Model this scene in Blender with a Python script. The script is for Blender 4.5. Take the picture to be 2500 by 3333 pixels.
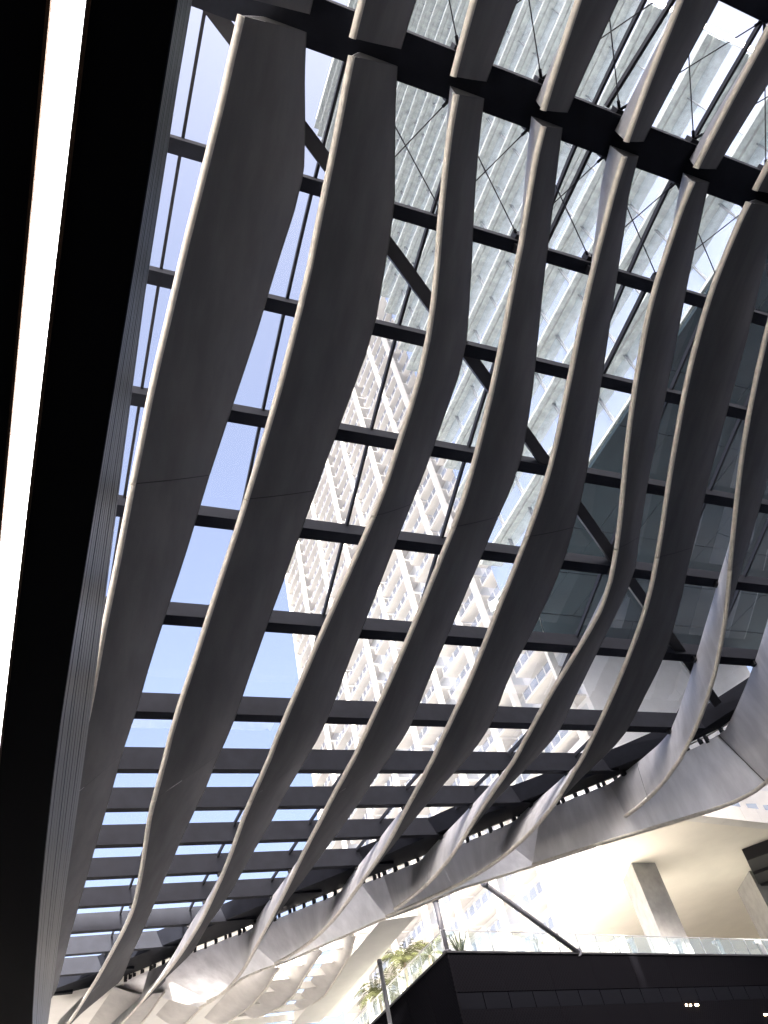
import bpy, math, random
import numpy as np
from mathutils import Vector, Matrix
random.seed(7)
R = math.radians
sc = bpy.context.scene
for o in list(bpy.data.objects): bpy.data.objects.remove(o)

# ------------------------------------------------------------ camera
# axes: X runs along the roof beams, Y along the fins (away from the viewer), Z up; the eye is the origin, the paving 1.6 m below
YAW, PITCH, ROLL = R(31.609), R(44.849), R(-15.639)
fwd = Vector((math.sin(YAW)*math.cos(PITCH), math.cos(YAW)*math.cos(PITCH), math.sin(PITCH)))
rt = Vector((math.cos(YAW), -math.sin(YAW), 0)); up = rt.cross(fwd)
cr = math.cos(ROLL)*rt + math.sin(ROLL)*up; cu = -math.sin(ROLL)*rt + math.cos(ROLL)*up
cam_data = bpy.data.cameras.new('camera'); cam = bpy.data.objects.new('camera', cam_data)
sc.collection.objects.link(cam); sc.camera = cam
cam_data.sensor_fit = 'VERTICAL'; cam_data.sensor_height = 36; cam_data.lens = 2527.4/3333*36
cam_data.clip_start = 0.05; cam_data.clip_end = 5000
M = Matrix((cr, cu, -fwd)).transposed().to_4x4(); cam.matrix_world = M

# ------------------------------------------------------------ light
SUN_EL, SUN_AZ = 32.0, 185.0          # azimuth clockwise from +Y: the sun stands behind the viewer
w = bpy.data.worlds.new('World'); sc.world = w; w.use_nodes = True
nt = w.node_tree; nt.nodes.clear()
wo = nt.nodes.new('ShaderNodeOutputWorld'); bg = nt.nodes.new('ShaderNodeBackground'); sky = nt.nodes.new('ShaderNodeTexSky')
sky.sky_type = 'NISHITA'; sky.sun_disc = False; sky.sun_elevation = R(SUN_EL); sky.sun_rotation = R(SUN_AZ)
sky.air_density = 0.34; sky.dust_density = 10.0; sky.ozone_density = 0.3
bg.inputs[1].default_value = 0.15
nt.links.new(sky.outputs[0], bg.inputs[0]); nt.links.new(bg.outputs[0], wo.inputs[0])
sun_d = bpy.data.lights.new('sun', 'SUN'); sun = bpy.data.objects.new('sun', sun_d); sc.collection.objects.link(sun)
sun_d.energy = 5.0; sun_d.angle = R(0.53); sun_d.color = (1.0, 0.93, 0.84)
sd = Vector((math.sin(R(SUN_AZ))*math.cos(R(SUN_EL)), math.cos(R(SUN_AZ))*math.cos(R(SUN_EL)), math.sin(R(SUN_EL))))
sun.rotation_euler = sd.to_track_quat('Z', 'Y').to_euler(); sun.location = (0, -60, 90)
sc.view_settings.view_transform = 'Standard'; sc.view_settings.look = 'None'
sc.view_settings.gamma = 1.0; sc.view_settings.use_curve_mapping = False
sc.view_settings.exposure = 2.92

# ------------------------------------------------------------ helpers
COL = sc.collection
class MB:
    """collects shapes into one mesh"""
    def __init__(s): s.v = []; s.f = []; s.sm = []
    def quad(s, a, b, c, d, smooth=False):
        n = len(s.v); s.v += [tuple(a), tuple(b), tuple(c), tuple(d)]; s.f.append((n, n+1, n+2, n+3)); s.sm.append(smooth)
    def hexa(s, p):       # 8 corners: bottom 0-3 counter-clockwise, top 4-7
        n = len(s.v); s.v += [tuple(q) for q in p]
        for f in ((0,3,2,1),(4,5,6,7),(0,1,5,4),(1,2,6,5),(2,3,7,6),(3,0,4,7)):
            s.f.append(tuple(n+i for i in f)); s.sm.append(False)
        return s
    def box(s, x0, x1, y0, y1, z0, z1):
        return s.hexa([(x0,y0,z0),(x1,y0,z0),(x1,y1,z0),(x0,y1,z0),(x0,y0,z1),(x1,y0,z1),(x1,y1,z1),(x0,y1,z1)])
    def bar(s, a, b, wd, h, upv=(0,0,1)):
        a, b = Vector(a), Vector(b); d = (b-a).normalized(); u = Vector(upv)
        sd_ = d.cross(u).normalized(); u = sd_.cross(d).normalized(); sd_ *= wd/2; u *= h/2
        return s.hexa([a-sd_-u, a+sd_-u, b+sd_-u, b-sd_-u, a-sd_+u, a+sd_+u, b+sd_+u, b-sd_+u])
    def prism(s, poly, z0, z1):
        n = len(s.v); k = len(poly)
        s.v += [(x, y, z0) for x, y in poly] + [(x, y, z1) for x, y in poly]
        s.f += [tuple(n+i for i in reversed(range(k))), tuple(n+k+i for i in range(k))]; s.sm += [False]*2
        for i in range(k):
            j = (i+1) % k; s.f.append((n+i, n+j, n+k+j, n+k+i)); s.sm.append(False)
        return s
    def tube(s, pts, r, seg=8, rads=None):
        pts = [Vector(p) for p in pts]; n0 = len(s.v); N = len(pts)
        for i, p in enumerate(pts):
            d = (pts[min(i+1, N-1)] - pts[max(i-1, 0)]).normalized()
            a = d.cross(Vector((0,0,1)) if abs(d.z) < .95 else Vector((1,0,0))).normalized(); b = d.cross(a)
            rr = rads[i] if rads else r
            for k in range(seg):
                t = 2*math.pi*k/seg; s.v.append(tuple(p + a*math.cos(t)*rr + b*math.sin(t)*rr))
        for i in range(N-1):
            for k in range(seg):
                k2 = (k+1) % seg; s.f.append((n0+i*seg+k, n0+i*seg+k2, n0+(i+1)*seg+k2, n0+(i+1)*seg+k)); s.sm.append(True)
        s.f.append(tuple(n0+k for k in reversed(range(seg)))); s.f.append(tuple(n0+(N-1)*seg+k for k in range(seg))); s.sm += [False]*2
        return s
    def sheet(s, rows, smooth=True):      # rows of points -> grid surface
        n0 = len(s.v); m = len(rows[0])
        for r_ in rows: s.v += [tuple(p) for p in r_]
        for i in range(len(rows)-1):
            for j in range(m-1):
                s.f.append((n0+i*m+j, n0+i*m+j+1, n0+(i+1)*m+j+1, n0+(i+1)*m+j)); s.sm.append(smooth)
        return s
    def mesh(s, name, mat):
        me = bpy.data.meshes.new(name); me.from_pydata(s.v, [], s.f); me.update()
        me.polygons.foreach_set('use_smooth', s.sm); me.materials.append(mat); return me
    def build(s, name, mat, parent=None): return put(name, s.mesh(name, mat), parent)
def put(name, me, parent=None, loc=None, rz=0):
    o = bpy.data.objects.new(name, me); COL.objects.link(o)
    if loc is not None: o.location = loc
    if rz: o.rotation_euler.z = rz
    if parent is not None:
        o.parent = parent; q = parent
        if loc is None or True: o.matrix_parent_inverse = BASE[parent.name].inverted()
    BASE[o.name] = (Matrix.Translation(loc) if loc is not None else Matrix.Identity(4)) @ Matrix.Rotation(rz, 4, 'Z')
    return o
BASE = {}
def thing(name, label, cat, loc=(0,0,0), group=None):
    o = bpy.data.objects.new(name, None); COL.objects.link(o); o.location = loc; o.empty_display_size = .3
    BASE[o.name] = Matrix.Translation(loc)
    return tag(o, label, cat, group)
def tag(o, label, cat, group=None):
    o['label'] = label; o['category'] = cat
    if group: o['group'] = group
    return o
def structure(o): o['kind'] = 'structure'; return o

# ------------------------------------------------------------ materials
def mat(name, col, rough=.7, metal=0., var=.0, scale=3., col2=None, bump=0., bscale=40., spec=.5, streak=None, coat=0.):
    m = bpy.data.materials.new(name); m.use_nodes = True; t = m.node_tree; b = t.nodes['Principled BSDF']
    b.inputs['Base Color'].default_value = (*col, 1); b.inputs['Roughness'].default_value = rough
    b.inputs['Metallic'].default_value = metal; b.inputs['Specular IOR Level'].default_value = spec
    b.inputs['Coat Weight'].default_value = coat
    tc = t.nodes.new('ShaderNodeTexCoord')
    if var or col2:
        mp = t.nodes.new('ShaderNodeMapping'); t.links.new(tc.outputs['Object'], mp.inputs[0])
        if streak: mp.inputs['Scale'].default_value = streak
        n = t.nodes.new('ShaderNodeTexNoise'); n.inputs['Scale'].default_value = scale; n.inputs['Detail'].default_value = 6; n.inputs['Roughness'].default_value = .6
        t.links.new(mp.outputs[0], n.inputs[0])
        rp = t.nodes.new('ShaderNodeValToRGB'); c2 = col2 or tuple(c*(1-var) for c in col)
        rp.color_ramp.elements[0].position = .36; rp.color_ramp.elements[1].position = .66
        rp.color_ramp.elements[0].color = (*c2, 1); rp.color_ramp.elements[1].color = (*col, 1)
        t.links.new(n.outputs['Fac'], rp.inputs[0]); t.links.new(rp.outputs[0], b.inputs['Base Color'])
    if bump:
        n2 = t.nodes.new('ShaderNodeTexNoise'); n2.inputs['Scale'].default_value = bscale; n2.inputs['Detail'].default_value = 4
        t.links.new(tc.outputs['Object'], n2.inputs[0])
        bp = t.nodes.new('ShaderNodeBump'); bp.inputs['Strength'].default_value = bump; bp.inputs['Distance'].default_value = .02
        t.links.new(n2.outputs['Fac'], bp.inputs['Height']); t.links.new(bp.outputs[0], b.inputs['Normal'])
    return m
def glass(name, tint=(.93,.96,1.), gloss=.08, frit=0., rough=.02):
    m = bpy.data.materials.new(name); m.use_nodes = True; t = m.node_tree; t.nodes.clear()
    o = t.nodes.new('ShaderNodeOutputMaterial'); tr = t.nodes.new('ShaderNodeBsdfTransparent'); tr.inputs[0].default_value = (*tint, 1)
    g = t.nodes.new('ShaderNodeBsdfGlossy'); g.inputs['Roughness'].default_value = rough; g.inputs[0].default_value = (.9,.95,1,1)
    lw = t.nodes.new('ShaderNodeFresnel'); lw.inputs[0].default_value = 1.4
    ad = t.nodes.new('ShaderNodeMath'); ad.operation = 'MULTIPLY_ADD'; ad.inputs[1].default_value = gloss*7; ad.inputs[2].default_value = gloss*.2
    t.links.new(lw.outputs[0], ad.inputs[0])
    mx = t.nodes.new('ShaderNodeMixShader'); t.links.new(ad.outputs[0], mx.inputs[0]); t.links.new(tr.outputs[0], mx.inputs[1]); t.links.new(g.outputs[0], mx.inputs[2])
    last = mx
    if frit:
        tl = t.nodes.new('ShaderNodeBsdfTranslucent'); tl.inputs[0].default_value = (.85,.9,1.,1)
        m2 = t.nodes.new('ShaderNodeMixShader'); m2.inputs[0].default_value = frit
        t.links.new(mx.outputs[0], m2.inputs[1]); t.links.new(tl.outputs[0], m2.inputs[2]); last = m2
    t.links.new(last.outputs[0], o.inputs[0]); return m
def emit(name, col, strength, dirt=False):
    m = bpy.data.materials.new(name); m.use_nodes = True; t = m.node_tree; t.nodes.clear()
    o = t.nodes.new('ShaderNodeOutputMaterial'); e = t.nodes.new('ShaderNodeEmission'); e.inputs[0].default_value = (*col, 1); e.inputs[1].default_value = strength
    if dirt:
        tc = t.nodes.new('ShaderNodeTexCoord'); n = t.nodes.new('ShaderNodeTexNoise'); n.inputs['Scale'].default_value = 2.6; n.inputs['Detail'].default_value = 5
        rp = t.nodes.new('ShaderNodeValToRGB'); rp.color_ramp.elements[0].position = .27; rp.color_ramp.elements[1].position = .37
        rp.color_ramp.elements[0].color = (.16,.055,.012,1); rp.color_ramp.elements[1].color = (*col, 1)
        t.links.new(tc.outputs['Object'], n.inputs[0]); t.links.new(n.outputs['Fac'], rp.inputs[0]); t.links.new(rp.outputs[0], e.inputs[0])
    t.links.new(e.outputs[0], o.inputs[0]); return m
FABRIC = mat('fin_fabric_shaded', (.17,.17,.178), .85, var=.18, scale=1.1, streak=(1.6,.35,.9), bump=.25, bscale=160, spec=.04)  # dark copy of the fin fabric: shade of the undersides put into the colour
def membrane(m, k):          # coated fabric lets some light through
    t = m.node_tree; b = t.nodes['Principled BSDF']; o = t.nodes['Material Output']
    tl = t.nodes.new('ShaderNodeBsdfTranslucent'); mx = t.nodes.new('ShaderNodeMixShader'); mx.inputs[0].default_value = k
    lk = b.inputs['Base Color'].links
    if lk: t.links.new(lk[0].from_socket, tl.inputs[0])
    t.links.new(b.outputs[0], mx.inputs[1]); t.links.new(tl.outputs[0], mx.inputs[2]); t.links.new(mx.outputs[0], o.inputs[0])
FABRIC_LIT = mat('fin_fabric_lit', (.86,.86,.88), .8, var=.24, scale=.8, streak=(1.6,1.6,.18), bump=.2, bscale=120, spec=.3)  # pale copy of the same fabric: light on left faces and edge in the colour
membrane(FABRIC, .06); membrane(FABRIC_LIT, .42)
RIM = mat('fin_rim', (.80,.76,.69), .6, var=.2, scale=6, bump=.3, bscale=90, spec=.35)
STEEL = mat('painted_steel', (.013,.0145,.021), .7, var=.25, scale=2, bump=.05, bscale=60, spec=.12)
STEELD = mat('dark_steel', (.016,.016,.02), .6)
CABLE = mat('cable_steel', (.03,.03,.035), .4, metal=.6)
PANE = glass('roof_glass', (.92,.945,.975), .02, frit=.012)
RAILG = glass('rail_glass', (.93,.97,.95), .025, frit=.02)
BLACK = mat('black_soffit', (.006,.006,.008), .8, spec=.1)
SLAT = mat('fascia_slat', (.030,.038,.056), .34, metal=.5, var=.35, scale=4, streak=(.6,.25,.6))
CONC = mat('concrete', (.42,.42,.41), .9, var=.22, scale=1.2, bump=.3, bscale=25)
CREAM = mat('cream_soffit', (.86,.83,.75), .85, var=.06, scale=.4)
WHITE = mat('white_render', (.80,.79,.76), .8, var=.08, scale=.6)
TWPIER = mat('tower_pier', (.72,.72,.70), .8, var=.06, scale=.5)
TWSLAB = mat('tower_slab', (.66,.645,.62), .85, var=.1, scale=.4)
TWRW = mat('tower_wall', (.72,.73,.75), .8, var=.1, scale=.5)
WIN = mat('window_glass', (.22,.30,.40), .12, spec=.8)
WINP = mat('curtained_glass', (.54,.57,.61), .3, spec=.3)
FACG = mat('tower_mirror_glass', (.82,.88,.95), .08, metal=.85)
SLABC = mat('weathered_concrete', (.36,.40,.41), .9, var=.32, scale=1.4, bump=.3, bscale=18)
SOFD = mat('dark_soffit_concrete', (.016,.030,.040), .85, var=.35, scale=.25, spec=.1)
SCREEN = mat('perforated_screen', (.01,.01,.012), .9, spec=.0)
PAVE_BOUNCE = mat('bounce_paving', (.58,.56,.52), .8, var=.1, scale=.5)
PAVE = mat('paving', (.05,.05,.05), .85, var=.3, scale=.7, bump=.3, bscale=20)
DECK = mat('terrace_deck', (.72,.69,.63), .8, var=.15, scale=1)
LEAF = mat('palm_leaf', (.075,.085,.03), .6, var=.45, scale=1.5, spec=.3)
TRUNK = mat('palm_trunk', (.16,.13,.09), .9, bump=.5, bscale=12)
MULL = mat('facade_mullion', (.16,.18,.20), .6)
ROOF_BOUNCE = mat('roof_bounce_sheet', (.80,.80,.78), .7)
GREYM = mat('grey_metal', (.30,.32,.34), .5)
# ------------------------------------------------------------ ground
structure(MB().box(-400, 400, -400, 400, -1.9, -1.6).build('ground', PAVE))

structure(MB().box(-6, 20, 26, 140, -1.599, -1.58).build('bounce_pavement', PAVE_BOUNCE))  # unseen pale patch added to throw light up at the canopy edge

# ------------------------------------------------------------ left building: black soffit with a light strip, ribbed fascia
ZS = 6.0
bx = lambda y: .21 + max(0, y-8.5)**1.5*.0095
tx = lambda y: float(np.interp(y, [-8,2.1,3.5,6.7,10.3,13.5,19.3,26.5,42], [.33,.375,.39,.51,.66,.78,.96,1.23,1.75]))
ZT = 7.5
STONE = mat('shop_stone', (.5,.47,.42), .8, var=.1)
lb = thing('mall_building', 'black overhanging soffit with a glowing light strip and ribbed grey metal fascia', 'building', (-6, 10, -1.6))
ys = [-8, -4, 0, 2, 4, 6, 8, 9.5, 11, 13, 15, 18, 21, 25, 30, 36, 42]
m = MB()
poly = [(-14, 42), (-14, -8)] + [(bx(y), y) for y in ys]
m.prism(poly, ZS, ZS+.25); m.prism([(-14,42),(-14,-8)] + [(bx(y)-.05, y) for y in ys], ZS+.25, ZT+.4)
m.build('soffit', BLACK, lb)
MB().box(-14, -6, -8, 42, -1.6, ZS).build('shop_wall', STONE, lb)
NS = 11
for i in range(NS):                       # each long metal slat of the fascia
    f0, f1 = i/NS, (i+.84)/NS; m = MB(); rows = []
    wob = random.uniform(-.02, .02)
    for y in ys:
        f0y, f1y = f0 + wob*math.sin(y*.3+i)*.6, f1 + wob*math.cos(y*.21+i)*.6
        def pt(f, out): return (bx(y)+(tx(y)-bx(y))*f + out, y, ZS+.03+(ZT-ZS)*f)
        rows.append([pt(f0y, .012), pt(f1y, .012), pt(f1y, -.05), pt(f0y, -.05), pt(f0y, .012)])
    m.sheet(rows, False); m.build('slat', SLAT, lb)
rows = [[(bx(y)-.06, y, ZS+.02), (tx(y)-.07, y, ZT)] for y in ys]
MB().sheet(rows, False).build('fascia_back', BLACK, lb)
MB().sheet([[(tx(y)-.07, y, ZT), (-14, y, ZT+.5), (-45, y, ZT+.5)] for y in ys], False).build('bounce_roof', ROOF_BOUNCE, lb)  # unseen roof, made wide and white to bounce sun onto the fins
LED = emit('light_strip_glow', (1., .965, .93), 2.2, dirt=True); LEDW = emit('light_strip_edge', (1., .45, .15), .5)
st = MB()
sl = lambda y: -.504 - (y-1.3)*.0185
sr = lambda y: -.318 - (y-1.3)*.0165
for y0, y1 in ((-3, 8.15), (8.2, 20), (20.05, 34)):
    MB().hexa([(sl(y0),y0,ZS-.03),(sr(y0),y0,ZS-.03),(sr(y1),y1,ZS-.03),(sl(y1),y1,ZS-.03),(sl(y0),y0,ZS),(sr(y0),y0,ZS),(sr(y1),y1,ZS),(sl(y1),y1,ZS)]).build('light_strip', LED, lb)

TRIM = mat('strip_trim', (.12,.06,.03), .8, var=.5, scale=3)
for f, o_ in ((sl, -.02), (sr, .02)):
    MB().hexa([(f(-3)+o_-.012,-3,ZS-.05),(f(-3)+o_+.012,-3,ZS-.05),(f(34)+o_+.012,34,ZS-.05),(f(34)+o_-.012,34,ZS-.05),(f(-3)+o_-.012,-3,ZS-.001),(f(-3)+o_+.012,-3,ZS-.001),(f(34)+o_+.012,34,ZS-.001),(f(34)+o_-.012,34,ZS-.001)]).build('strip_trim', TRIM, lb)

# ------------------------------------------------------------ canopy profile
H = 21.0
GY = list(range(-8, 60))
GZ = [21.0,21.0,21.0,21.0,21.0,21.0,21.0,21.0,21.004,21.023,21.026,20.994,20.901,20.741,20.556,20.334,20.066,19.761,19.432,19.08,18.708,18.324,17.93,17.533,17.137,16.746,16.368,16.003,15.658,15.342,15.089,15.015,15.034,15.094,15.176,15.261,15.34,15.399,15.445,15.491,15.536,15.581,15.626,15.67,15.709,15.748,15.787,15.825,15.864,15.903,15.946,15.991,16.036,16.079,16.117,16.156,16.195,16.232,16.27,16.308,16.345,16.383,16.42,16.46,16.5,16.54,16.58,16.62]
def G(t): return float(np.interp(t, GY, GZ))
def dG(t): return (G(t+.6)-G(t-.6))/1.2
def on(x, t, h):
    """point at x, profile station t, h metres below the glass (square to it)"""
    s = dG(t); q = math.sqrt(1+s*s); return Vector((x, t+h*s/q, G(t)-h/q))
def nrm(t): s = dG(t); return Vector((0, -s, 1)).normalized()
DY = [-8, 8, 18, 22, 24.4, 26.8, 29.1, 30.5, 34.7, 38.6, 42.9, 46.8, 49.5, 52, 54]
DX = [45, 38, 30.5, 27.1, 25.4, 23.8, 22.3, 21.1, 18.1, 14.9, 11.6, 8.4, 6.5, 4., -2.]
def Xd(t): return float(np.interp(t, DY, DX))      # slanting free edge of the roof
BEAMS = [-7.0, -3.7, -.6, 3.25, 6.69, 9.73, 12.74, 15.7, 18.75, 22.05, 25.3, 28.55, 31.8, 35.05, 38.3, 41.55, 44.8, 48.05, 51.3]
cn = thing('glass_canopy', 'curved glass roof on dark steel beams hung over the plaza', 'canopy', (10, 10, G(10)))
XL = -4.0
for i, t in enumerate(BEAMS):
    wd = {3: 1.02, 2: .5}.get(i, .35); d = .8
    xe = Xd(t) - (.4 if t < 22 else 1.2); xe = min(xe, 34)
    m = MB(); a, b = t-wd/2, t+wd/2
    n = nrm(t); A = on(0, t, 0)
    tang = Vector((0, 1, dG(t))).normalized()
    p = []
    for hh in (d, 0):
        for (x, s) in ((XL, -1), (xe, -1), (xe, 1), (XL, 1)):
            q = A - n*hh + tang*s*wd/2; p.append((x, q.y, q.z))
    m.hexa(p); m.build('girder' if i == 3 else 'beam', STEEL, cn)
MX = [1.36+3.36*j for j in range(-2, 11)]
for i in range(len(BEAMS)-1):
    ta, tb = BEAMS[i], BEAMS[i+1]
    for j in range(len(MX)):
        x = MX[j]
        if x < -3: continue
        if x < Xd(tb)-1.4 and x < 33:
            m = MB(); N = 4; off = {3: .0}.get(i, 0)
            for k in range(N):
                u, v = ta+(tb-ta)*k/N, ta+(tb-ta)*(k+1)/N
                m.bar(on(x, u, .09), on(x, v, .09), .075, .15, nrm((u+v)/2))
            m.build('mullion', STEELD, cn)
    xs = [-4.] + [x for x in MX if x > -3] + [36.]
    for x0, x1 in zip(xs[:-1], xs[1:]):
        lim = [Xd(ta)-.3, Xd(tb)-.3]
        a0, a1, b0, b1 = min(x0, lim[0]), min(x1, lim[0]), min(x0, lim[1]), min(x1, lim[1])
        if a1-a0 < .05 and b1-b0 < .05: continue
        m = MB(); N = 3; rows = []
        for k in range(N+1):
            u = ta+(tb-ta)*k/N; f = k/N
            l, r_ = a0+(b0-a0)*f+.02, max(a1+(b1-a1)*f-.02, a0+(b0-a0)*f+.03)
            rows.append([on(l, u, -.02), on(r_, u, -.02)])
        m.sheet(rows, False); m.build('pane', PANE, cn)
# diagonal brace crossing one bay after another
bxx = lambda t: 1.74+1.432*(t-3.9)
for ta, tb in zip(BEAMS[3:9], BEAMS[4:10]):
    ta = 3.3 if ta == 3.25 else ta; tb2 = min(tb, 20.9)
    m = MB(); N = 3
    for k in range(N):
        u, v = ta+(tb2-ta)*k/N, ta+(tb2-ta)*(k+1)/N
        m.bar(on(bxx(u), u, .45), on(bxx(v), v, .45), .36, .3, nrm((u+v)/2))
    m.build('brace', STEELD, cn)
# edge girder under the slanting edge
ts = [6, 10, 14, 17, 20, 22, 24.4, 26.8, 29.1, 30.5, 32.5, 34.7, 36.6, 38.6, 40.7, 42.9, 44.8, 46.8, 49, 51, 53]
m = MB(); rows = []
for t in ts:
    w0 = float(np.interp(t, [6, 18, 23, 30, 55], [.7, .8, 1.5, 2.9, 3.2])); x1 = Xd(t)-.16; x0 = x1-w0
    rows.append([on(x0, t, .03), on(x1, t, .03), on(x1, t, .62), on(x0+.3, t, .74), on(x0, t, .03)])
m.sheet(rows, False); m.build('edge_girder', STEEL, cn)
t = 21.0
while t < 50:                              # small clips that hold the outer fabric to the edge
    x = Xd(t)
    q = on(x-.03, t, .68); w_ = random.uniform(.06, .1); MB().box(q.x-w_, q.x+w_, q.y-.06, q.y+.06, q.z-random.uniform(.1,.2), q.z+.14).build('clip', STEELD, cn)
    t += random.choice((.22, .5, .55))
m = MB(); m.tube([on(Xd(t)-.02, t, .58) for t in np.arange(20.5, 50.5, .75)], .035, 6); m.build('edge_rail', RIM, cn)

# outer fabric skirt hung along the slanting edge
def along(P, n):
    P = np.array(P, float); s = np.r_[0, np.cumsum(np.hypot(*np.diff(P, axis=0).T))]; u = np.linspace(0, s[-1], n)
    return [(float(np.interp(v, s, P[:, 0])), float(np.interp(v, s, P[:, 1]))) for v in u]
sk_top = along([(22.6,28.6),(21.1,30.5),(18.1,34.7),(14.9,38.6),(11.6,42.9),(8.4,46.8),(7.6,48.)], 60)
sk_bot = along([(23.0,31.0),(21.6,32.3),(19.5,34.1),(18.0,36.4),(16.6,37.9),(15.6,39.6),(14.5,41.3),(13.4,43.2),(12.2,44.4),(11.5,45.6),(11.1,48.0),(10.4,49.2)], 60)
skirt = thing('fabric_skirt', 'pale fabric skirt stretched along the slanting outer edge of the canopy', 'fabric', on(14.9, 38.6, .8))
SK = (FABRIC, sk_top, sk_bot)
# ------------------------------------------------------------ fins
FIN_DATA={
 1:([1.92,1.89,1.86,1.8,1.74,1.67,1.61,1.55,1.48,1.43,1.4,1.36,1.33,1.3,1.26,1.22,1.21,1.19,1.15,1.09,1.04,1.0,0.97,0.94,0.92,0.92,0.93,0.94,0.96,0.97,0.98,0.98,0.97,0.96,0.94,0.93,0.91,0.89,0.86,0.84,0.82,0.79,0.77,0.75,0.74,0.72,0.71],
    [3.53,3.75,4.03,4.26,4.25,4.15,4.06,3.98,3.86,3.73,3.6,3.47,3.36,3.26,3.14,3.01,2.89,2.79,2.72,2.64,2.59,2.57,2.58,2.59,2.59,2.59,2.59,2.58,2.58,2.57,2.57,2.58,2.57,2.57,2.56,2.56,2.55,2.55,2.55,2.55,2.56,2.56,2.57,2.58,2.58,2.59,2.59]),
 2:([4.31,4.38,4.45,4.5,4.54,4.58,4.58,4.56,4.52,4.45,4.37,4.28,4.18,4.06,3.95,3.85,3.75,3.64,3.57,3.57,3.6,3.64,3.71,3.8,3.9,3.99,4.08,4.16,4.24,4.31,4.37,4.4,4.4,4.37,4.33,4.27,4.22,4.16,4.11,4.05,3.99,3.91,3.84,3.76,3.68,3.6,3.52],
    [5.78,6.06,6.39,6.72,6.89,7.0,7.11,7.09,6.98,6.85,6.72,6.61,6.48,6.36,6.25,6.12,6.02,5.93,5.86,5.81,5.78,5.76,5.8,5.84,5.85,5.84,5.83,5.81,5.81,5.82,5.83,5.83,5.84,5.85,5.86,5.86,5.87,5.87,5.87,5.87,5.86,5.85,5.85,5.86,5.87,5.89,5.9]),
 3:([6.84,7.0,7.23,7.47,7.72,7.94,8.1,8.17,8.16,8.11,8.06,7.94,7.77,7.59,7.41,7.24,7.09,6.94,6.82,6.77,6.77,6.82,6.89,6.99,7.09,7.18,7.26,7.32,7.38,7.42,7.47,7.51,7.54,7.55,7.54,7.52,7.49,7.45,7.4,7.34,7.26,7.16,7.06,6.95,6.84,6.74,6.63],
    [8.14,8.41,8.71,9.04,9.37,9.67,9.95,10.05,9.99,9.93,9.85,9.72,9.59,9.47,9.37,9.26,9.15,9.08,9.03,8.99,8.97,8.96,8.97,8.99,9.01,9.08,9.13,9.15,9.15,9.15,9.16,9.18,9.2,9.21,9.21,9.19,9.15,9.1,9.05,9.04,9.05,9.06,9.06,9.03,8.94,8.8,8.65]),
 4:([9.18,9.34,9.57,9.8,9.96,10.13,10.27,10.39,10.48,10.54,10.56,10.51,10.4,10.29,10.18,10.06,9.94,9.81,9.69,9.61,9.61,9.69,9.8,9.9,9.99,10.09,10.18,10.27,10.37,10.46,10.55,10.64,10.72,10.8,10.87,10.93,11.0,11.07,11.14,11.21,11.27,11.3,11.3,11.25,11.15,10.99],
    [10.47,10.79,11.13,11.44,11.73,12.03,12.32,12.6,12.81,12.99,12.98,12.84,12.72,12.61,12.5,12.4,12.3,12.23,12.2,12.22,12.2,12.18,12.22,12.29,12.37,12.43,12.44,12.45,12.46,12.46,12.46,12.47,12.46,12.46,12.44,12.41,12.39,12.39,12.42,12.47,12.53,12.6,12.67,12.67,12.67,12.67]),
 5:([11.58,11.71,11.91,12.09,12.27,12.45,12.64,12.81,12.97,13.07,13.09,13.06,13.0,12.92,12.86,12.81,12.75,12.64,12.55,12.56,12.67,12.82,12.99,13.18,13.36,13.51,13.62,13.7,13.77,13.83,13.9,13.96,14.01,14.04,14.05,14.02,13.95,13.8,13.58,13.26,12.84],
    [12.95,13.19,13.56,13.9,14.21,14.51,14.79,15.04,15.29,15.52,15.7,15.8,15.87,15.83,15.72,15.59,15.42,15.38,15.43,15.47,15.48,15.49,15.5,15.53,15.58,15.61,15.64,15.64,15.67,15.71,15.74,15.75,15.76,15.79,15.85,15.94,16.04,16.04,16.04,16.04,16.04]),
 6:([13.78,13.88,14.04,14.2,14.4,14.65,14.92,15.21,15.52,15.86,16.19,16.48,16.71,16.76,16.58,16.33,16.1,15.94,15.84,15.82,15.9,16.06,16.26,16.48,16.7,16.91,17.07,17.19,17.29,17.35,17.36,17.29,17.15,16.93],
    [15.45,15.8,16.15,16.48,16.8,17.1,17.36,17.61,17.84,18.06,18.32,18.59,18.92,18.96,18.86,18.75,18.66,18.6,18.58,18.65,18.63,18.63,18.69,18.74,18.81,18.86,18.88,18.87,18.85,18.84,18.87,18.91,18.91,18.91]),
 7:([15.73,15.83,15.95,16.11,16.31,16.52,16.77,17.05,17.32,17.61,17.91,18.18,18.42,18.58,18.64,18.67,18.67,18.67,18.67,18.76,18.99,19.27,19.51,19.71,19.87,19.96,19.98,19.92,19.78,19.54,19.19,18.72,18.15,17.52,16.86],
    [18.2,18.56,18.9,19.27,19.59,19.82,20.06,20.27,20.45,20.64,20.88,21.08,21.28,21.51,21.7,21.86,21.87,21.82,21.83,21.89,21.89,21.91,21.96,22.01,22.02,21.99,21.99,22.02,22.02,22.02,22.02,22.02,22.02,22.02,22.02]),
 8:([17.6,17.91,18.22,18.53,18.83,19.14,19.46,19.8,20.17,20.57,20.97,21.39,21.83,22.23,22.57,22.86,23.08,23.24,23.33,23.46,23.66,23.82,23.92,23.93,23.81,23.54,23.14,22.65,22.11],
    [20.7,21.01,21.32,21.62,21.92,22.22,22.51,22.8,23.08,23.32,23.49,23.68,23.82,24.0,24.16,24.35,24.53,24.71,24.92,25.09,25.02,24.96,24.94,24.96,24.96,24.96,24.96,24.96,24.96]),
}
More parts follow.
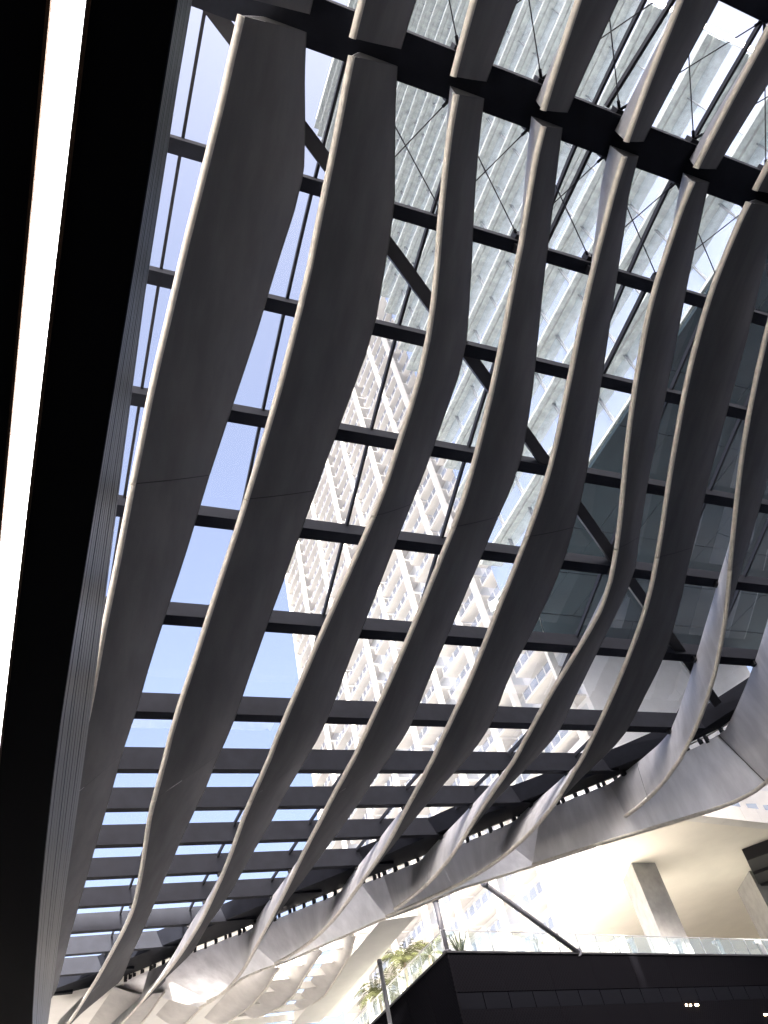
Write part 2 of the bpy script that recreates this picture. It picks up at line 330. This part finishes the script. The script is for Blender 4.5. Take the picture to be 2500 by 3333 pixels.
FIN_DATA[9] = ([19.5+.36*i if i < 17 else 0 for i in range(27)], [23.2+.27*i if i < 17 else 28.1 for i in range(27)])
r9 = {3.4:19.6, 8:21.2, 12:22.8, 16:24.8, 19:26.6, 21:27.5, 22.3:27.7, 23:27.5, 24.6:25.53, 25.4:24.59, 26.7:23.2, 28.8:21.3, 29.7:20.3}
FIN_DATA[9] = ([float(np.interp(3.4+i, list(r9), list(r9.values()))) for i in range(27)],
               [float(np.interp(3.4+i, [3.4, 9, 12, 16, 19, 23], [23.3, 25, 25.8, 27, 27.6, 28.1])) for i in range(27)])
HT = .8
for k_, er, et in ((1, [.7,.7,.7,.7,.7,.7], [2.58,2.5,2.4,2.4,2.4,2.4]), (2, [3.4,3.25,3.1,2.95,2.8,2.65,2.5], [5.75,5.4,5.0,4.8,4.6,4.4,4.2]), (3, [6.5,6.35,6.15,5.95,5.75], [8.5,8.2,7.9,7.6,7.3]), (4, [10.7,10.3], [12.67,12.67])):
    FIN_DATA[k_][0].extend(er); FIN_DATA[k_][1].extend(et)
def fin_pts(k, t):
    rx_, tx_ = FIN_DATA[k]; T = 3.4+np.arange(len(rx_))
    r_ = float(np.interp(t, T, rx_)); x = float(np.interp(t, T, tx_)); hr = 3.2 if k == 9 else 2.4
    if k == 9: hr = float(np.interp(t, [3.4, 14, 20], [2.4, 2.6, 3.2]))
    e = Xd(t) if (k > 3 or t < 48.5) else 99
    return on(r_, t, hr), on(min(x, e+.35), t, HT), on(min(x-.95, e-.06), t, HT), x-.95 > e+.3
def fin_segment(parent, P, Q, L, single=None, cloth=None, taper0=0):
    cloth = cloth or FABRIC
    m = MB(); n = len(P); single = single or [False]*n
    sub = [0, .12, .3, .5, .7, .88, 1]
    def face(A, B, bulge):
        rows = []
        for a, b in zip(A, B):
            w_ = b-a; nn = w_.cross(Vector((0, 1, 0))); nn.normalize()
            rows.append([a+w_*s + nn*bulge*math.sin(math.pi*s) for s in sub])
        if len(rows) > 1: m.sheet(rows, True)
    dbl = [i for i in range(n) if not single[i]]       # where the fin is a closed wedge; beyond, one skin only
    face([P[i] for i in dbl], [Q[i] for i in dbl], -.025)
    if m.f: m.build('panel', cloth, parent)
    m = MB(); face(L, P, -.02); m.build('inner_face', FABRIC_LIT, parent)
    if len(dbl) > 1:
        m = MB(); m.sheet([[Q[i]+Vector((0,0,-.03)), L[i]+Vector((0,0,-.03))] for i in dbl], True)
        for i in (dbl[0], dbl[-1]):
            k_ = len(m.v); m.v += [tuple(P[i]), tuple(Q[i]), tuple(L[i])]; m.f.append((k_, k_+1, k_+2)); m.sm.append(False)
        m.build('lid', LID, parent)
    MB().tube(P, .08, 10).build('rim', RIM, parent)
LID = mat('fin_lid', (.12,.12,.125), .8, var=.2)
SEAMS = {1:[14.4,24.1,36,46], 2:[14.4,24,36,46], 3:[14.4,24,36,46], 4:[14.4,24,36,46.2], 5:[14.4,24,35.4], 6:[14.4,23.6,33.3], 7:[14.5,23.6,33.9], 8:[14.6,24.4], 9:[14.6,22.25]}
for s0 in range(0, 59, 15):
    rows = []; rimp = []
    for i in range(s0, min(s0+16, 60)):
        a = on(sk_top[i][0]+.06, sk_top[i][1]+.05, HT); c = on(sk_bot[i][0]+.09, sk_bot[i][1]+.07, 2.38); rows.append([a.lerp(c, f) + Vector((.8,.6,0))*.06*math.sin(math.pi*f) for f in (0,.15,.35,.55,.75,.9,1)]); rimp.append(c)
    MB().sheet(rows, True).build('panel', FABRIC_LIT, skirt); MB().tube(rimp, .06, 8).build('rim', RIM, skirt)
LAB = {1:'broadest grey fabric fin, hanging beside the ribbed metal fascia', 2:'second grey fabric fin from the ribbed fascia, nearly straight in its middle length',
 3:'third grey fabric fin from the ribbed fascia, with pale rounded lower rim', 4:'fourth grey fabric fin from the ribbed fascia, bowed out beside the glass',
 5:'fifth grey fabric fin from the ribbed fascia, in front of the white tower base', 6:'sixth grey fabric fin from the ribbed fascia, narrow where it twists',
 7:'seventh grey fabric fin from the ribbed fascia, in front of the dark soffit', 8:'eighth grey fabric fin from the ribbed fascia, its pale left face turned outward',
 9:'outermost pale fabric fin that ends the canopy above the cream soffit'}
for k in range(1, 10):
    rx_, _ = FIN_DATA[k]; t1 = 3.4+len(rx_)-1
    fin = thing('canopy_fin', LAB[k], 'fin', on(FIN_DATA[k][0][0], 3.45, 2.4), 'long fins below the glass roof')
    cuts = [3.46] + SEAMS[k] + [t1]; nsingle = 0
    for a, b in zip(cuts[:-1], cuts[1:]):
        tt = np.arange(a+.012, b-.02, .35).tolist() + [b-.012]
        pts = [fin_pts(k, t) for t in tt]
        fin_segment(fin, [p[0] for p in pts], [p[1] for p in pts], [p[2] for p in pts], [p[3] for p in pts], FABRIC_LIT if k == 9 else FABRIC, nsingle)
        nsingle += sum(p[3] for p in pts)
    for ta in cuts[1:-1]:                  # dark liner behind each joint
        m = MB(); A_, B_ = fin_pts(k, ta-.06), fin_pts(k, ta+.06)
        if A_[3] and k != 9: continue
        for i0, i1 in ((0, 1), (2, 0)):
            c = (A_[0]+A_[1]+A_[2])/3; f = lambda p: p + (c-p)*.02
            if not A_[3] or i0 == 2: m.quad(f(A_[i0]), f(A_[i1]), f(B_[i1]), f(B_[i0]))
        m.build('joint', STEELD, fin)
    for t in BEAMS[4:]:                    # brackets up to the beams
        if t < t1-1:
            P_, Q_, L_, _s = fin_pts(k, t)
            if L_.x < Xd(t)-.8:
                MB().box(L_.x-.16, L_.x+.1, L_.y-.1, L_.y+.1, L_.z-.14, L_.z+.09).build('bracket', STEELD, fin)
NEAR = {1:(1.9,1.93,3.5,3.52), 2:(4.1,4.23,5.74,5.76), 3:(6.25,6.64,8.02,8.06), 4:(8.5,9.02,10.4,10.45), 5:(10.85,11.45,12.88,12.91), 6:(13.4,13.68,15.52,15.46), 7:(15.3,15.72,18.2,18.2), 8:(17.3,17.6,20.9,20.7)}
NL = ['first','second','third','fourth','fifth','sixth','seventh','eighth']
for k, (r0, r1, q0, q1) in NEAR.items():
    fin = thing('canopy_fin', 'short length of the %s fin from the ribbed fascia, above the wide girder' % NL[k-1], 'fin', on(r1, 3, 2.4), 'fin lengths on the near side of the girder')
    tt = np.linspace(-6.5, 3.1, 14); P_, Q_, L_ = [], [], []
    for t in tt:
        f = min(1, max(0, (t+1)/4.1)); P_.append(on(r0+(r1-r0)*f, t, 2.4)); x = q0+(q1-q0)*f; Q_.append(on(x, t, HT)); L_.append(on(x-.95, t, HT))
    fin_segment(fin, P_, Q_, L_)
# crossing cables beside the girder
def node(k, t): 
    if t > 3.3: return on(fin_pts(k, t)[2].x+.2, t, .3)
    r0, r1, q0, q1 = NEAR[k]; return on(q0+(q1-q0)*min(1, max(0, (t+1)/4.1))-.8, t, .3)
for k in range(2, 8):
    for (ka, ta, kb, tb) in ((k, 3.8, k+1, 6.45), (k+1, 3.8, k, 6.45), (k, 2.65, k+1, -.4), (k+1, 2.65, k, -.4)):
        a, b = node(ka, ta), node(kb, tb); d = (b-a).normalized()
        MB().tube([a, a+d*.25, a+d*.26, b-d*.26, b-d*.25, b], .02, 6, [.045,.045,.018,.018,.045,.045]).build('cable', CABLE, cn)
    for t in (2.72, 3.78, 6.45):
        q = node(k, t); MB().box(q.x-.13, q.x+.13, q.y-.09, q.y+.09, q.z-.12, q.z+.2).build('cable_anchor', STEELD, cn)
# long dark gutters under the glass
for (xa, ta, xb, tb) in ((11.9, 3.8, 11.7, 6.6), (11.8, 2.7, 12.2, -.5), (15.6, 6.8, 15.3, 9.6)):
    MB().bar(on(xa, ta, .12), on(xb, tb, .12), .09, .16).build('gutter', STEELD, cn)
# ------------------------------------------------------------ podium with perforated dark screens
def screen_mat():
    m = SCREEN; t = m.node_tree; b = t.nodes['Principled BSDF']; tc = t.nodes.new('ShaderNodeTexCoord')
    mp = t.nodes.new('ShaderNodeMapping'); mp.inputs['Rotation'].default_value = (0, R(45), 0); mp.inputs['Scale'].default_value = (6.5, .001, 6.5)
    vo = t.nodes.new('ShaderNodeTexVoronoi'); vo.inputs['Randomness'].default_value = 0.12; vo.inputs['Scale'].default_value = 1
    rp = t.nodes.new('ShaderNodeValToRGB'); rp.color_ramp.elements[0].position = .30; rp.color_ramp.elements[1].position = .42
    rp.color_ramp.elements[0].color = (.002,.002,.003,1); rp.color_ramp.elements[1].color = (.007,.007,.009,1)
    t.links.new(tc.outputs['Object'], mp.inputs[0]); t.links.new(mp.outputs[0], vo.inputs[0]); t.links.new(vo.outputs['Distance'], rp.inputs[0]); t.links.new(rp.outputs[0], b.inputs['Base Color'])
    bp = t.nodes.new('ShaderNodeBump'); bp.inputs['Strength'].default_value = .6; bp.inputs['Distance'].default_value = .03
    t.links.new(rp.outputs[0], bp.inputs['Height']); t.links.new(bp.outputs[0], b.inputs['Normal'])
screen_mat()
CX, CY, ZP = 21.3, 40.5, 12.5
FA = math.atan2(.240, .971); dv = Vector((math.cos(FA), math.sin(FA), 0)); nv = Vector((-math.sin(FA), math.cos(FA), 0))
C0 = Vector((CX, CY, 0))
def fr(s, d, z): q = C0 + dv*s + nv*d; return Vector((q.x, q.y, z))
pod = thing('podium_building', 'dark podium block clad in perforated black screens below the glass balustrade', 'building', (CX, CY, -1.6))
MB().prism([(CX+.3, CY+.4), (CX+72, CY+.4+17.8), (CX+72, 100), (CX+.3, 100)], -1.6, ZP-.35).build('core', BLACK, pod)
MB().prism([(CX+.05, CY+.07), (CX+75, CY+.07+18.5), (CX+75, 100), (CX+.05, 100)], ZP-.34, ZP).build('terrace_slab', DECK, pod)
pw = 3.66
pm = MB().box(.004, pw-.004, 0, .1, 0, 1.93).mesh('screen_panel', SCREEN); pm2 = MB().box(.004, pw-.004, 0, .1, 0, 11.3).mesh('screen_panel', SCREEN)
for i in range(18):
    q = fr(i*pw, 0, 10.57); put('screen_panel', pm, pod, q, FA)
    q = fr(i*pw, 0, -1.55); put('screen_panel', pm2, pod, q, FA)
bm_ = MB().box(.03, 1.80, .03, .13, 0, .78).mesh('band_panel', mat('band_metal', (.005,.0055,.008), .9, spec=.03))
for i in range(34): put('band_panel', bm_, pod, fr(i*1.83, 0, 9.77), FA)
sm_ = MB().box(.012, 3-.012, 0, .1, 0, 14.05).mesh('screen_panel', SCREEN)
for i in range(16): put('screen_panel', sm_, pod, Vector((CX, CY+3+i*3, -1.55)), -math.pi/2)
cop = MB(); cop.bar(fr(-.1, .05, ZP-.03), fr(66, .05, ZP-.03), .26, .1); cop.bar((CX+.05, CY-.05, ZP-.031), (CX+.05, CY+50, ZP-.031), .26, .1); cop.build('coping', STEELD, pod)
LAMPM = emit('podium_lamp_glow', (1., .72, .42), 9)
for s, z, wv in ((18.43, 9.55, .1), (18.84, 9.53, .1), (19.48, 9.53, .28), (26.5, 8.8, .3)):
    o = MB(); q = fr(s, -.05, z); o.bar(fr(s-wv/2, -.05, z), fr(s+wv/2, -.05, z), .06, .09); o.build('lamp', LAMPM, pod)

# ------------------------------------------------------------ glass balustrade
bal = thing('balustrade', 'clear glass balustrade with thin metal posts along the dark podium edge', 'balustrade', (CX, CY, ZP))
gp = 1.78
pane_me = MB().box(.03, gp-.03, .14, .155, .06, 1.05).mesh('glass_panel', RAILG)
post_me = MB().box(-.022, .022, .12, .18, 0, 1.1).mesh('post', GREYM)
for i in range(34):
    put('glass_panel', pane_me, bal, fr(i*gp, 0, ZP), FA); put('post', post_me, bal, fr(i*gp, 0, ZP), FA)
for i in range(18):
    put('glass_panel', pane_me, bal, Vector((CX, CY+gp*(i+1), ZP)), -math.pi/2); put('post', post_me, bal, Vector((CX, CY+gp*(i+1), ZP)), -math.pi/2)
MB().bar(fr(0, .15, ZP+1.12), fr(60, .15, ZP+1.12), .06, .05).build('handrail', GREYM, bal)
MB().bar((CX+.15, CY, ZP+1.121), (CX+.15, CY+34, ZP+1.121), .06, .05).build('handrail', GREYM, bal)

# ------------------------------------------------------------ posts and strut under the canopy edge
def column(name, label, a, b, r_):
    t = thing(name, label, 'column', b)
    d = (Vector(b)-Vector(a)).normalized()
    MB().tube([a, b], r_, 16).build('shaft', COLM, t); MB().tube([Vector(b)+d*-.02, Vector(b)+d*-.1], r_*1.7, 16).build('base_plate', COLM, t)
    MB().tube([Vector(a)+d*.3, Vector(a)+d*.05], r_*1.25, 16).build('collar', COLM, t)
COLM = mat('column_paint', (.10,.105,.125), .45, var=.2, scale=3)
column('steel_column', 'slim dark steel column at the corner of the podium terrace', (21.45, 40.75, 15.4), (21.45, 40.75, ZP), .15)
column('steel_column', 'tall dark steel column outside the podium, beside the palm', (19.9, 46.3, 14.2), (19.9, 46.3, -1.6), .12)
column('raking_strut', 'dark steel strut leaning from the terrace up to the fabric edge', (24.0, 39.55, 15.55), (31.3, 43.0, ZP), .15)

# ------------------------------------------------------------ cream soffit carried on concrete columns
so = thing('overhang_building', 'cream overhanging soffit with white rim carried on big concrete columns', 'building', (44, 50, ZP))
SP = [(38.14, 45.48), (43.0, 41.9), (53., 43.8), (125., 58.), (125., 75), (50.8, 75.)]
MB().prism(SP, 20, 20.5).build('soffit', CREAM, so)
def rim_strip(a, b, n, w_, z0, z1):
    a, b = Vector((*a, 0)), Vector((*b, 0)); d = (b-a)/n
    nn = Vector((d.y, -d.x, 0)).normalized()
    for i in range(n):
        p, q = a+d*(i+.006), a+d*(i+.994)
        MB().hexa([(*(p+nn*.02).xy, z0), (*(p+nn*w_).xy, z0), (*(q+nn*w_).xy, z0), (*(q+nn*.02).xy, z0), (*(p+nn*.02).xy, z1), (*(p+nn*w_).xy, z1), (*(q+nn*w_).xy, z1), (*(q+nn*.02).xy, z1)]).build('rim_panel', WHITE, so)
rim_strip(SP[5], SP[0], 9, .55, 19.9, 21.2); rim_strip(SP[0], SP[1], 3, .5, 19.9, 21.2); rim_strip(SP[1], SP[2], 5, .9, 19.9, 21.0); rim_strip(SP[2], SP[3], 14, .9, 19.9, 21.0)
MB().prism([(49.5, 49.2), (125, 59.5), (125, 75), (72.8, 75), (72.8, 51.2), (49.5, 51.2)], 20.5, 27).build('upper_wall', WHITE, so)
for i in range(18):
    x = 50+i*2.4; MB().box(x, x+1.7, 48.4+(x-43)*.135, 48.6+(x-43)*.135, 22, 25.5).build('window', WIN, so)
for (poly) in ([(42.93, 48.78), (45.39, 49.0), (46.8, 52.3), (44.32, 52.08)], [(57.49, 51.69), (60., 51.95), (62.2, 56.3), (59.69, 56.02)]):
    c = MB(); z = ZP
    for z1 in (16.3, 19.99):
        c.prism(poly, z+.008, z1); z = z1
    c.build('column', CONC, so)
MB().prism([(50, 73.5), (125, 73.5), (125, 75), (50, 75)], ZP, 19.99).build('back_wall', CREAM, so)
bb = thing('hanging_bulkhead', 'black stepped metal bulkhead hanging below the cream soffit', 'bulkhead', (56, 50, 19.99))
e0, e1 = Vector((53.0, 47.3, 0)), Vector((67.3, 60.4, 0)); ed = (e1-e0).normalized(); en = Vector((ed.y, -ed.x, 0))
for i, (a, b, drop) in enumerate(((0, 3.4, .9), (3.5, 6.6, 1.1), (6.7, 10, 1.25), (10.1, 14, 1.3))):
    p, q = e0+ed*a, e0+ed*b
    MB().prism([(p.x, p.y), ((p+en*9).x, (p+en*9).y), ((q+en*9).x, (q+en*9).y), (q.x, q.y)], 19.98-drop, 19.98).build('segment', STEELD, bb)

# ------------------------------------------------------------ terrace furniture
fe = thing('picket_fence', 'low white picket fence with a gate on the terrace behind the glass', 'fence', (32, 44.3, ZP))
def fence(a, b):
    a, b = Vector(a), Vector(b); L = (b-a).length; n = int(L/.16); d = (b-a)/n
    for zz in (.12, 1.02): MB().bar(a+Vector((0,0,zz)), b+Vector((0,0,zz)), .04, .05).build('rail', WHITE, fe)
    me = MB().box(-.018, .018, -.018, .018, 0, 1.0).mesh('picket', WHITE)
    for i in range(n+1): put('picket', me, fe, a+d*i)
fence((29.64, 43.8, ZP), (35.3, 45.2, ZP)); fence((35.35, 45.2, ZP), (35.9, 44.2, ZP)); fence((35.95, 44.25, ZP), (36.9, 46.1, ZP))
for i, (x, y) in enumerate(((28.74, 43.3), (36.93, 44.86), (41.63, 46.06), (45.89, 46.92), (50.6, 47.87))):
    t = thing('bollard_post', ('short grey bollard post at the foot of the leaning strut', 'short grey bollard post just past the picket fence gate', 'short grey bollard post in front of the sunlit concrete column', 'short grey bollard post between the two concrete columns', 'short grey bollard post before the second concrete column')[i], 'bollard', (x, y, ZP), 'grey bollards behind the glass balustrade')
    MB().box(x-.16, x+.16, y-.12, y+.12, ZP, ZP+1.08).build('post', GREYM, t)
    MB().box(x-.42, x-.10, y-.1, y+.1, ZP+.84, ZP+1.04).build('side_bracket', GREYM, t)  # side bracket of a plain post, no lamp in it
def frond(m, base, ang, el, L, droop, leaf=.34):
    d = Vector((math.cos(ang), math.sin(ang), 0)); sdv = Vector((-d.y, d.x, 0)); p = Vector(base); pts = []
    n = 14; e = el
    for i in range(n+1):
        pts.append(p.copy()); e -= droop/n; p = p + (d*math.cos(e)+Vector((0,0,1))*math.sin(e))*L/n
    m.tube(pts, .018, 4, [.03*(1-i/(n+2)) for i in range(n+1)])
    for i in range(1, n):
        for s in (-1, 1):
            for h in (0, .5):
                a = pts[i].lerp(pts[i+1], h); f = (i+h)/n; l = leaf*L*(.25+.75*math.sin(math.pi*min(1, f*1.02+.05)))*random.uniform(.8, 1.1)
                fw = (pts[i+1]-pts[i]).normalized()
                tip = a + (sdv*s*.75 + fw*.55 + Vector((0,0,-.35*random.random()-.1)))*l
                wv = fw*.035; mid = a.lerp(tip, .5)+Vector((0,0,.04))
                m.quad(a-wv, mid-wv*.8, tip, mid+wv*.8)
def palm(label, x, y, h, n, L, z=ZP):
    t = thing('palm_tree', label, 'palm', (x, y, z))
    MB().tube([(x, y, z), (x+.04, y, z+h*.5), (x+.1, y+.05, z+h)], .1, 10, [.15, .11, .09]).build('trunk', TRUNK, t)
    for i in range(n):
        m = MB(); frond(m, (x+.1, y+.05, z+h), 2*math.pi*i/n*1.618*2+random.random()*.4, random.uniform(.3, 1.45), L*random.uniform(.75, 1.1), random.uniform(1.2, 2.2)); m.build('frond', LEAF, t)
palm('tall feathery palm on the terrace beside the tall steel column', 24.3, 52.6, 3.3, 34, 2.5)
palm('lower bushy palm behind the side balustrade', 23.4, 55.6, 2.4, 30, 2.5)
palm('slender palm rising against the white balconies', 24.6, 49.3, 2.6, 9, 1.8)
pl_ = thing('grass_plant', 'dark spiky grass plant at the corner of the terrace balustrade', 'plant', (22.9, 41.9, ZP))
MB().tube([(22.9, 41.9, ZP), (22.9, 41.9, ZP+.3)], .34, 14, [.26, .36]).build('pot', STEELD, pl_)
for i in range(46):
    m = MB(); a = random.random()*6.28; frond_l = random.uniform(.6, 1.25); e = random.uniform(.6, 1.5)
    d = Vector((math.cos(a), math.sin(a), 0)); p0 = Vector((22.9, 41.9, ZP+.3)) + d*.15; p1 = p0 + d*frond_l*math.cos(e)*.6 + Vector((0,0,frond_l*.7)); p2 = p1 + d*frond_l*.45 + Vector((0,0,frond_l*random.uniform(-.25,.3)))
    sv = Vector((-d.y, d.x, 0))*.025; m.quad(p0-sv, p0+sv, p1+sv, p1-sv); m.quad(p1-sv, p1+sv, p2, p2); m.build('blade', LEAF, pl_)

# ------------------------------------------------------------ white tower with balconies
X1 = 46.0; FH = 3.22; ZTOP = 121.
tw = thing('balcony_tower', 'tall white apartment tower with rows of balconies and bright vertical piers', 'tower', (X1+6, 85, -1.6))
PY = [X1*v for v in (1.12, 1.29, 1.405, 1.60, 1.79, 1.97, 2.2, 2.45)]; YE = X1*2.66
WX = X1+2.5
MB().box(WX, WX+24, PY[0], 75.4, 20.6, ZTOP+.4).build('wall', TWRW, tw); MB().box(WX, WX+24, 75.4, YE, -1.6, ZTOP+.4).build('wall', TWRW, tw)
for i, y in enumerate(PY):
    MB().box(X1-.45, X1+.3, y-.2, y+.2, 20.6 if i < 4 else -1.6, ZTOP+1.5).build('pier', TWPIER, tw)
MB().box(X1-.05, WX+24, YE-.01, YE+.5, -1.6, ZTOP+1.0).build('end_wall', WHITE, tw)
MB().box(X1-.3, WX+24.2, PY[0]-.5, YE+.7, ZTOP+1.52, ZTOP+1.9).build('roof_slab', WHITE, tw)
bays = [(PY[i]+.21, PY[i+1]-.21) for i in range(7)] + [(PY[7]+.21, YE)]
slabs, rails, wins = [], [], []
for i, (a, b) in enumerate(bays):
    L = b-a; cut = (.16, .0, .22, .0, .26, .0, .2, .0)[i]*L
    slabs.append((a, MB().box(X1, WX-.001, 0, L-cut, 0, .24).mesh('balcony_slab', TWSLAB)))
    m = MB(); n = max(3, int((L-cut)/1.5))
    m.box(X1+.08, X1+.1, .05, L-cut-.05, .28, 1.2)
    for k in range(0): pass
    rg = m.mesh('railing_glass', RAILT := (globals().get('RAILT') or glass('balcony_rail_glass', (.90,.92,.95), .03, frit=.1)))
    p = MB()
    for k in range(n+1):
        y = .06+(L-cut-.12)*k/n; p.box(X1+.0, X1+.07, y-.035, y+.035, .05, 1.2)
        p.box(X1+.0, X1+.3, y-.03, y+.03, 1.2, 1.26)
    rails.append((a, rg, p.mesh('railing_posts', TWPIER)))
    wv = MB(); wv.box(WX-.05, WX-.001, .5, L-.5, .3, 2.75)
    wins.append((a, wv.mesh('window', WINP)))
nf = 33
for k in range(nf):
    z = ZTOP-FH*(k+1)
    for i in range(8):
        if (z < 33 and i < 2) or (z < 21 and i < 4): continue
        sl_ = put('balcony_slab', slabs[i][1], tw, Vector((0, slabs[i][0], z)))
        put('railing_glass', rails[i][1], sl_, Vector((0, rails[i][0], z))); put('railing', rails[i][2], sl_, Vector((0, rails[i][0], z)))['kind'] = 'stuff'
        put('window', wins[i][1], tw, Vector((0, wins[i][0], z)))
MB().box(X1+.2, WX-.002, PY[0]+.43, PY[2]-.43, 20.6, 33).build('plain_wall', mat('lavender_render', (.60,.60,.64), .8), tw)
for z in (27., 30.4): MB().box(X1+.12, X1+.19, PY[1]+1.2, PY[2]-1.4, z, z+2.2).build('window', WIN, tw)

# ------------------------------------------------------------ mirror glass tower with concrete ledges
X2 = 40.0; Z2 = 44.0; YA, YB = 1.0, 48.0
t2 = thing('glass_tower', 'glass office tower with weathered concrete ledges and a dark panelled soffit', 'tower', (X2+15, 25, Z2))
MB().prism([(X2+.3, YA), (X2+.3, YB-.2), (47, 52.8), (70, 59), (75, 59), (75, YA)], Z2+.3, 190).build('core', TWRW, t2)
FH2 = 5.1
pane2 = MB().box(X2+.18, X2+.26, .03, 4.27, .1, FH2-.35).mesh('facade_pane', FACG)
ledge = [MB().box(X2-1.05, X2+.29, YA, YB, 0, .26).mesh('ledge', SLABC), MB().box(X2-.5, X2+.285, YA+.02, YB-.5, 0, .2).mesh('ledge', SLABC)]
k = 0; z = Z2+.9
while z < 186:
    put('ledge', ledge[0], t2, Vector((0, 0, z)))
    put('ledge', ledge[1], t2, Vector((0, 0, z-.201)))
    if k < 24:
        for j in range(11):
            put('facade_pane', pane2, t2, Vector((0, YA+.4+4.3*j-.5, z+.3)))
    z += FH2; k += 1
tick = MB().box(X2-.02, X2+.16, -.045, .045, 0, 140).mesh('mullion', MULL)
for j in range(11): put('mullion', tick, t2, Vector((0, YA+.4+4.3*j-.5, Z2+.9)))
# soffit panels
gx = [X2-1.4, 43.5, 47.5, 51.5, 56, 61, 68, 75]; gy = [YA, 8, 14, 20, 25.5, 31, 36.5, 42, 47.8]
for a, b in zip(gx[:-1], gx[1:]):
    for c, d in zip(gy[:-1], gy[1:]):
        MB().box(a+.04, b-.04, c+.04, d-.04, Z2+random.uniform(-.03, .03), Z2+.295).build('soffit_panel', SOFD, t2)
for (p) in ([(X2-1.4, 47.9), (43.4, 47.9), (47, 52.6), (46, 53.)], [(43.5, 47.9), (55, 47.9), (58, 55.2), (47.1, 52.6)], [(55.1, 47.9), (75, 47.9), (75, 59.6), (58.1, 55.2)]):
    MB().prism(p, Z2-.01, Z2+.29).build('soffit_panel', SOFD, t2)
for (a, b) in (((X2-1.4, 47.9), (47, 53.4)), ((47, 53.4), (58, 56.2)), ((58, 56.2), (75, 60.5))):
    MB().bar((*a, Z2+.55), (*b, Z2+.55), 1.0, 1.1).build('rim_beam', SLABC, t2)

# ------------------------------------------------------------ next canopy beyond: white box edge and bright ribbons
c2 = thing('far_canopy', 'sunlit white edge beam of the next canopy beyond the steel column', 'canopy', (19, 50, 14.3))
MB().prism([(17.9, 40.6), (19.9, 40.2), (19.9, 58), (17.9, 58)], 14.3, 14.9).build('edge_beam', WHITE, c2)
for y in np.arange(42.5, 58, 2.1): MB().box(13.5, 17.89, y, y+.14, 14.42, 14.8).build('rib', WHITE, c2)
MB().prism([(19.93, 42), (20.15, 42), (20.4, 46.3), (21.0, 53.4), (21.3, 58), (19.93, 58)], 14.55, 14.9).build('gutter_soffit', CREAM, c2)
MB().prism([(-3, 52.5), (8, 48.8), (14, 46), (17.8, 44), (17.8, 70), (-3, 70)], 16.6, 16.7).build('roof_sheet', WHITE, c2)
RIB = [([(16.5,42.7,14.9),(17.0,45,14.9),(17.1,47.5,14.9),(17.15,51,14.8),(17.1,54.5,14.6)], [(17.1,42.4,14.3),(17.6,45,14.1),(17.9,47.9,14.1),(18.35,52.1,14.2),(18.0,54.6,14.4)], 'rolled white fabric ribbon beside the sunlit white edge beam'),
 ([(15.4,44.2,14.9),(15.2,47.2,14.9),(14.7,49.5,14.9),(14.2,51.9,14.8),(13.9,54.8,14.6)], [(15.8,44.2,14.3),(15.8,48.1,14.1),(15.9,50.5,14.0),(15.8,52.9,14.1),(15,55.6,14.4)], 'second rolled white ribbon from the sunlit edge beam'),
 ([(13.2,46.5,14.9),(12.7,49,14.9),(12.2,52,14.9),(11.6,55.5,14.7)], [(13.9,46.2,14.3),(13.85,49,14.1),(13.7,52,14.1),(13.1,55.4,14.3)], 'third rolled white ribbon from the sunlit edge beam'),
 ([(9.6,48.5,15.2),(9.2,51,15.1),(8.6,55,15)], [(11.2,48.3,14.5),(10.9,51,14.3),(10.3,55,14.3)], 'fourth rolled white ribbon, beyond the end of the third fin'),
 ([(5.6,50.2,15.3),(5.2,53,15.2),(4.6,57,15)], [(8.2,49.6,14.6),(7.8,53,14.4),(7.2,57,14.3)], 'flat white ribbon beyond the end of the second fin')]
for A_, B_, lab in RIB:
    A_ = [Vector(p) for p in A_]; B_ = [Vector(p) for p in B_]
    def rs(P, n=16):
        s = np.linspace(0, len(P)-1, n); arr = np.array(P); return [Vector([float(np.interp(v, range(len(P)), arr[:, c])) for c in range(3)]) for v in s]
    A2, B2 = rs(A_), rs(B_); rows = []
    for a, b in zip(A2, B2):
        w_ = b-a; row = [a+w_*s + Vector((0,0,-.22*math.sin(math.pi*s))) for s in np.linspace(0, 1, 7)]
        row += [b+Vector((.05,0,.16)), a.lerp(b, .5)+Vector((0,0,.5)), a]; rows.append(row)
    t = thing('fabric_ribbon', lab, 'ribbon', A2[0], 'white ribbons of the next canopy')
    MB().sheet(rows, True).build('panel', FABRICW := (globals().get('FABRICW') or mat('sunlit_fabric', (.72,.70,.67), .85, var=.15, scale=1.2)), t)
    MB().tube(B2, .06, 8).build('rim', RIM, t)

# ------------------------------------------------------------ unseen blocks added behind the viewer to shade canopy and podium
SHADE_BLOCK = mat('shade_block_render', (.22,.22,.22), .9, var=.1)
for (x0, x1, h, lab) in ((0, 30, 54, 'unseen grey block behind the viewer, added to shade the canopy'), (30.5, 120, 56, 'wide unseen grey block behind the viewer, added to shade the podium'), (-10, -.5, 54, 'narrow unseen grey block behind the viewer, added to shade the far roof beams')):
    ob = thing('shade_block', lab, 'building', ((x0+x1)/2, -30, -1.6))
    MB().box(x0, x1, -45, -20, -1.6, h).build('wall', SHADE_BLOCK, ob)
    for z in range(3, h-3, 4): MB().box(x0+.6, x1-.6, -20, -19.9, z, z+1.8).build('shade_block_band', WIN, ob)
